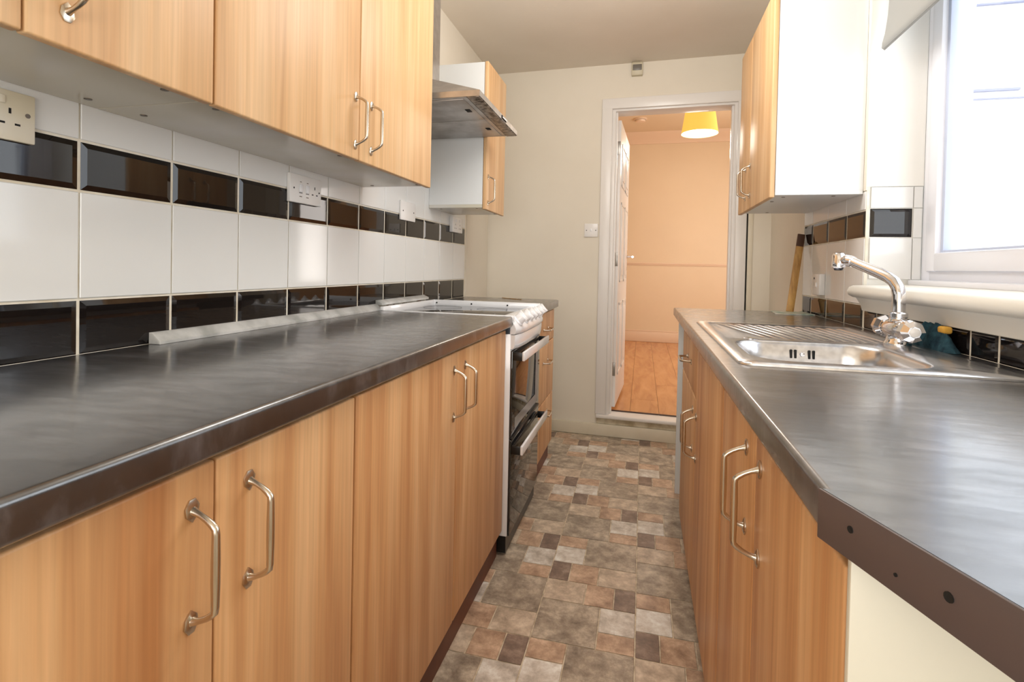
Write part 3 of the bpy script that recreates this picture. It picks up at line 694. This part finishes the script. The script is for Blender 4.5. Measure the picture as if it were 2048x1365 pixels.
# ------------------------------------------------------------------ sink
sk = thing('inset_sink', (.44, 1.536, .906), 'stainless steel inset sink with rectangular bowl and ribbed drainer', 'sink')
def rrect(x0, x1, y0, y1, r, z, n=8):
    out = []
    for cx, cy, a0 in ((x1-r, y1-r, 0), (x0+r, y1-r, PI/2), (x0+r, y0+r, PI), (x1-r, y0+r, 3*PI/2)):
        for k in range(n+1):
            a = a0+PI/2*k/n; out.append((cx+r*math.cos(a), cy+r*math.sin(a), z))
    return out
b = MB()
RZ = .911
outer = b.loft([rrect(SX0, SX1, SY0, SY1, .028, .9053), rrect(SX0+.001, SX1-.001, SY0+.001, SY1-.001, .028, .909), rrect(SX0+.006, SX1-.006, SY0+.006, SY1-.006, .024, RZ)])
BX0, BX1, BY0, BY1 = .228, .570, 1.150, 1.475
bowl = [(0, 0, RZ), (.004, .0, RZ-.002), (.008, .0, RZ-.008), (.014, 0, RZ-.04), (.022, 0, RZ-.12), (.040, 0, RZ-.150), (.075, 0, RZ-.158)]
bl = b.loft([rrect(BX0+i, BX1-i, BY0+i, BY1-i, .075-i*.3, z) for i, _, z in bowl], cap1=True)
DXa, DXb, DYa, DYb = .222, .655, 1.535, 1.935
dr = b.loft([rrect(DXa, DXb, DYa, DYb, .03, RZ), rrect(DXa+.006, DXb-.006, DYa+.006, DYb-.006, .026, RZ-.004)])
def edges_of(r): 
    n = len(r); return [b.bm.edges.get((r[i], r[(i+1) % n])) for i in range(n)]
bmesh.ops.triangle_fill(b.bm, edges=edges_of(outer[-1])+edges_of(bl[0])+edges_of(dr[0]), use_beauty=True)
bmesh.ops.triangle_fill(b.bm, edges=edges_of(dr[-1]), use_beauty=True)
b.build('basin', STEEL, sk, ang=50)
b = MB()
for k in range(13):
    x = DXa+.03+k*.031; sk_ = (x-.44)*.22-.05
    b.tube([(x, DYb-.020, RZ-.0065), (x-sk_*.1, DYb-.045, RZ-.0030), (x-sk_*.8, DYa+.05, RZ-.0030), (x-sk_, DYa+.018, RZ-.0065)], .0040, 10, flat=1.0)
b.build('drainer_ribs', STEEL, sk)
for k, x in enumerate((-.026, -.016, .016, .026)):
    MB().box(.40+x-.0028, .40+x+.0028, BY1-.016, BY1-.0095, RZ-.040, RZ-.018, .0015).build('overflow_slot', DARK, sk)
MB().lathe([(.0055, 0), (.005, .002), (.001, .003)], (.40, BY1-.0155, RZ-.029), (0, -1, 0), 12).build('overflow_screw', CHROME, sk)
MB().lathe([(.040, -.001), (.040, .001), (.030, .0005), (.001, -.0005)], (.40, 1.31, RZ-.157), n=24).build('waste', CHROME, sk)
MB().lathe([(.019, -.001), (.019, .0015), (.016, .0022), (.001, .0022)], (.285, 1.505, RZ), n=24).build('hole_cover', CHROME, sk)

# ------------------------------------------------------------------ mixer tap
TX, TY = .640, 1.535
tp = thing('mixer_tap', (TX, TY, RZ), 'chrome kitchen mixer tap with swivel spout and faceted knobs at the sink', 'tap')
MB().lathe([(.030, 0), (.030, .004), (.026, .010), (.024, .020), (.024, .030)], (TX, TY, RZ), n=28).build('base', CHROME, tp)
b = MB()
b.lathe([(.018, -.052), (.024, -.044), (.027, -.02), (.027, .02), (.024, .044), (.018, .052)], (TX, TY, RZ+.040), (0, 1, 0), 24)
b.lathe([(.020, .045), (.0205, .060), (.0185, .064), (.0185, .069), (.0205, .071), (.0205, .080), (.0150, .084)], (TX, TY, RZ), n=24)
b.build('body', CHROME, tp, ang=40)
for s in (-1, 1):
    c = (TX, TY+s*.046, RZ+.040)
    k = MB(); k.lathe([(.014, 0), (.023, .008), (.0295, .022), (.0265, .040), (.014, .052)], c, (-.10, s, .02), 8)
    kk = k.build('knob', CHROME, tp, smooth=False)
    ax = Vector((-.10, s, .02)).normalized()
    MB().lathe([(.011, 0), (.011, .002), (.008, .0035)], Vector(c)+ax*.0515, ax, 20).build('knob_cap', PLAST, kk)
dirx = Vector((.55-TX, 1.690-TY, 0)).normalized(); L0 = (Vector((.55, 1.690, 0))-Vector((TX, TY, 0))).length
sp = []
for (d, z) in ((0, .078), (0, .105), (0, .128), (.004, .146), (.014, .161), (.030, .172), (.055, .183), (.09, .196), (.125, .209), (L0-.03, .220)):
    p = Vector((TX, TY, RZ))+dirx*d; sp.append((p.x, p.y, RZ+z))
b = MB(); b.tube(sp, [.0150]*4+[.0145]*3+[.0138, .0134, .0132], 16)
p0 = Vector(sp[-2]).lerp(Vector(sp[-1]), .35); p1 = Vector(sp[-1])+dirx*.012
b.tube([p0, p0.lerp(p1, .3), p0.lerp(p1, .8), p1+Vector((0, 0, .002))], [.0155, .0165, .0168, .0135], 16)
tip = Vector((TX, TY, 0))+dirx*L0; tip.z = RZ+.195
b.lathe([(.0150, 0), (.0172, .002), (.0172, .036), (.013, .043), (.004, .045)], tip, n=24)
b.build('spout', CHROME, tp, ang=40)
MB().lathe([(.006, -.007), (.011, -.006), (.0125, -.001), (.0135, 0)], tip, n=20).build('aerator', CHROMED, tp)

# ------------------------------------------------------------------ upper cabinet, right
upper(2.062, 2.704, [2.452], [2.432, 2.526], 'beech-effect wall cabinet with white side panel on the right beside the window', group='wall cabinet beside the window', X=.440, nx=-1, xb=XR-.001,
      z0=1.362, z1=2.11, caps=((.50, 2.12), (.49, 2.25), (.66, 2.10), (.56, 2.66)), m=WOODU, hz=1.484, under=MEL)

# ------------------------------------------------------------------ sockets and switches
def plate(name, label, cat, side, y0, y1, z0, z1, m, proj=.009):
    X = XL if side < 0 else XR; d = 1 if side < 0 else -1
    t = thing(name, (X, (y0+y1)/2, z0), label, cat)
    a, b_ = sorted((X+d*.0002, X+d*proj)); MB().box(a, b_, y0, y1, z0, z1, .0025).build('plate', m, t); return t
def pins(t, yc, zc, m=DARK, X=XL+.009, s=1.0):
    for dy, dz, hy, hz in ((0, .014, .0018, .0045), (-.011, -.007, .0040, .0017), (.011, -.007, .0040, .0017)):
        MB().box(X-.001, X+.0004, yc+dy-hy*s, yc+dy+hy*s, zc+dz-hz*s, zc+dz+hz*s).build('pin_slot', m, t)
t = plate('power_socket', 'yellowed white double power socket at the left edge under the near wall cabinet', 'socket', -1, .53, .676, 1.283, 1.366, PLASTY)
pins(t, .565, 1.318); pins(t, .638, 1.318); MB().lathe([(.004, 0), (.004, .0006)], (XL+.009, .664, 1.330), (1, 0, 0), 10).build('screw', SCREW, t)
for y in (.58, .625): MB().box(XL+.009, XL+.0115, y-.006, y+.006, 1.342, 1.356, .0015).build('rocker', PLASTY, t)
t = plate('cooker_switch', 'white cooker switch with neighbouring socket on the tiles below the wall cabinets', 'switch', -1, 1.343, 1.497, 1.272, 1.358, PLAST, .013)
pins(t, 1.462, 1.312, X=XL+.013)
for y in (1.392, 1.425):
    MB().box(XL+.013, XL+.016, y-.008, y+.008, 1.306, 1.330, .002).build('rocker', ENAMEL, t)
    MB().box(XL+.0128, XL+.0134, y-.008, y+.008, 1.3025, 1.3045).build('marking', DARK, t)
    MB().box(XL+.0128, XL+.0133, y-.006, y+.006, 1.291, 1.2935).build('marking', SCREW, t); MB().box(XL+.0128, XL+.0133, y-.004, y+.004, 1.336, 1.338).build('marking', SCREW, t)
for y in (1.360, 1.485): MB().lathe([(.0028, 0), (.0028, .0006)], (XL+.013, y, 1.315), (1, 0, 0), 10).build('screw', DARK, t)
t = plate('blanking_plate', 'square white blanking plate with two screws on the tiles near the cooker', 'plate', -1, 2.082, 2.232, 1.287, 1.372, PLAST)
for y in (2.103, 2.212): MB().lathe([(.0032, 0), (.0032, .0008)], (XL+.009, y, 1.328), (1, 0, 0), 10).build('screw', DARK, t)
t = plate('power_socket', 'white double socket below the narrow wall cabinet at the end of the tiles', 'socket', -1, 2.69, 2.85, 1.276, 1.362, PLAST, .02)
pins(t, 2.735, 1.306, X=XL+.02); pins(t, 2.805, 1.306, X=XL+.02)
for y in (2.745, 2.795): MB().box(XL+.02, XL+.0225, y-.006, y+.006, 1.335, 1.350, .0015).build('rocker', ENAMEL, t)
t = plate('fused_spur', 'white projecting fused switch on the right-hand tiles behind the tap', 'switch', 1, 2.425, 2.512, .998, 1.088, PLAST, .022)
MB().lathe([(.005, 0), (.005, .001)], (XR-.022, 2.49, 1.068), (-1, 0, 0), 10).build('screw', DARK, t)
MB().box(XR-.025, XR-.022, 2.455, 2.48, 1.03, 1.05, .001).build('rocker', ENAMEL, t)
# end wall light switch
ye = YB-.0288*(-.33)
t = thing('light_switch', (-.33, ye, 1.297), 'white single switch plate on the cream wall left of the doorway', 'switch')
MB().box(-.377, -.289, ye-.009, ye-.0003, 1.297, 1.384, .0025).build('plate', PLAST, t)
MB().box(-.338, -.328, ye-.0125, ye-.009, 1.331, 1.350, .001).build('rocker', ENAMEL, t)
for x in (-.363, -.303): MB().lathe([(.0032, 0), (.0032, .0008)], (x, ye-.009, 1.34), (0, -1, 0), 10).build('screw', DARK, t)
# motion sensor
ye = YB+.002
t = thing('motion_sensor', (-.063, ye, 2.32), 'small cream motion sensor on the end wall below the ceiling above the door', 'sensor')
MB().prism([(ye-.0005, 2.322), (ye-.030, 2.322), (ye-.040, 2.345), (ye-.040, 2.395), (ye-.026, 2.408), (ye-.0005, 2.408)], -.098, -.030, 'x', .004).build('housing', CREAMP, t)
MB().box(-.092, -.036, ye-.044, ye-.038, 2.348, 2.385, .003).build('lens', GREYP, t)

# ------------------------------------------------------------------ small things on the right worktop
tag(MB().prism([(.572, 2.500), (.735, 2.520), (.735, 2.686), (.592, 2.680)], .9056, .9092, 'z').build('leaflet', mottled('printed_leaflet', [(.40, lin(60, 130, 116)), (.47, lin(226, 224, 214)), (.56, lin(216, 206, 180)), (.64, lin(150, 180, 160))], scale=(1, 3, 1), nscale=14, rough=.35, detail=1)), 'pale green printed leaflet lying at the far corner of the sink worktop', 'leaflet')
sa, sb_ = Vector((.668, 2.655, .9085)), Vector((.7235, 2.715, 1.272))
ws = thing('wooden_stick', sa, 'flat wooden stick with dark tip leaning on the tiles at the worktop far corner', 'stick')
ax = (sb_-sa).normalized(); side = Vector((0, 1, 0)); side = (side-ax*side.dot(ax)).normalized(); th = ax.cross(side)
def stick_mb(t0, t1):
    b = MB(); c = [sa.lerp(sb_, t0), sa.lerp(sb_, t1)]
    rings = []
    for p in c: rings.append([p+side*.006*a+th*.0155*q for a, q in ((-1, -.8), (-.7, -1), (.7, -1), (1, -.8), (1, .8), (.7, 1), (-.7, 1), (-1, .8))])
    b.loft(rings, True, True); return b
stick_mb(0, .84).build('shaft', STICKM, ws); stick_mb(.8405, 1).build('dark_tip', STICKD, ws)
# solid shapes added in place of a teal and yellow reflection in the tiles
b = MB(); random.seed(3)
NX, NY = 10, 30; rows = []
for i in range(NX+1):
    row = []
    for j in range(NY+1):
        u = i/NX; v = j/NY; x = .700+.036*u; y = 1.44+.22*v
        env = math.sin(PI*min(max(v, .0), 1))**.6*math.sin(PI*min(max(u, .0), 1))**.5
        hgt = env*(.060*(.55+.45*math.sin(v*3.2+.5))+.009*math.sin(v*31+u*7)+.006*math.sin(u*17+v*13))
        row.append(b.bm.verts.new((x-.006*env*math.sin(v*23), y+.004*math.sin(u*9), .9062+max(hgt, 0))))
    rows.append(row)
for i in range(NX):
    for j in range(NY): b.bm.faces.new((rows[i][j], rows[i+1][j], rows[i+1][j+1], rows[i][j+1]))
bmesh.ops.solidify(b.bm, geom=b.bm.faces[:], thickness=-.0012)
tag(b.build('dish_cloth_reflection', CLOTH_REFL, ang=80), 'crumpled teal shape standing in for a reflection in the tiles behind the tap', 'cloth_reflection')
tag(MB().box(.712, .7335, 1.478, 1.508, .948, .966, .006, 3).build('sponge_reflection', SPONGE_REFL), 'small yellow block standing in for a reflection in the tiles above the teal shape', 'sponge_reflection')
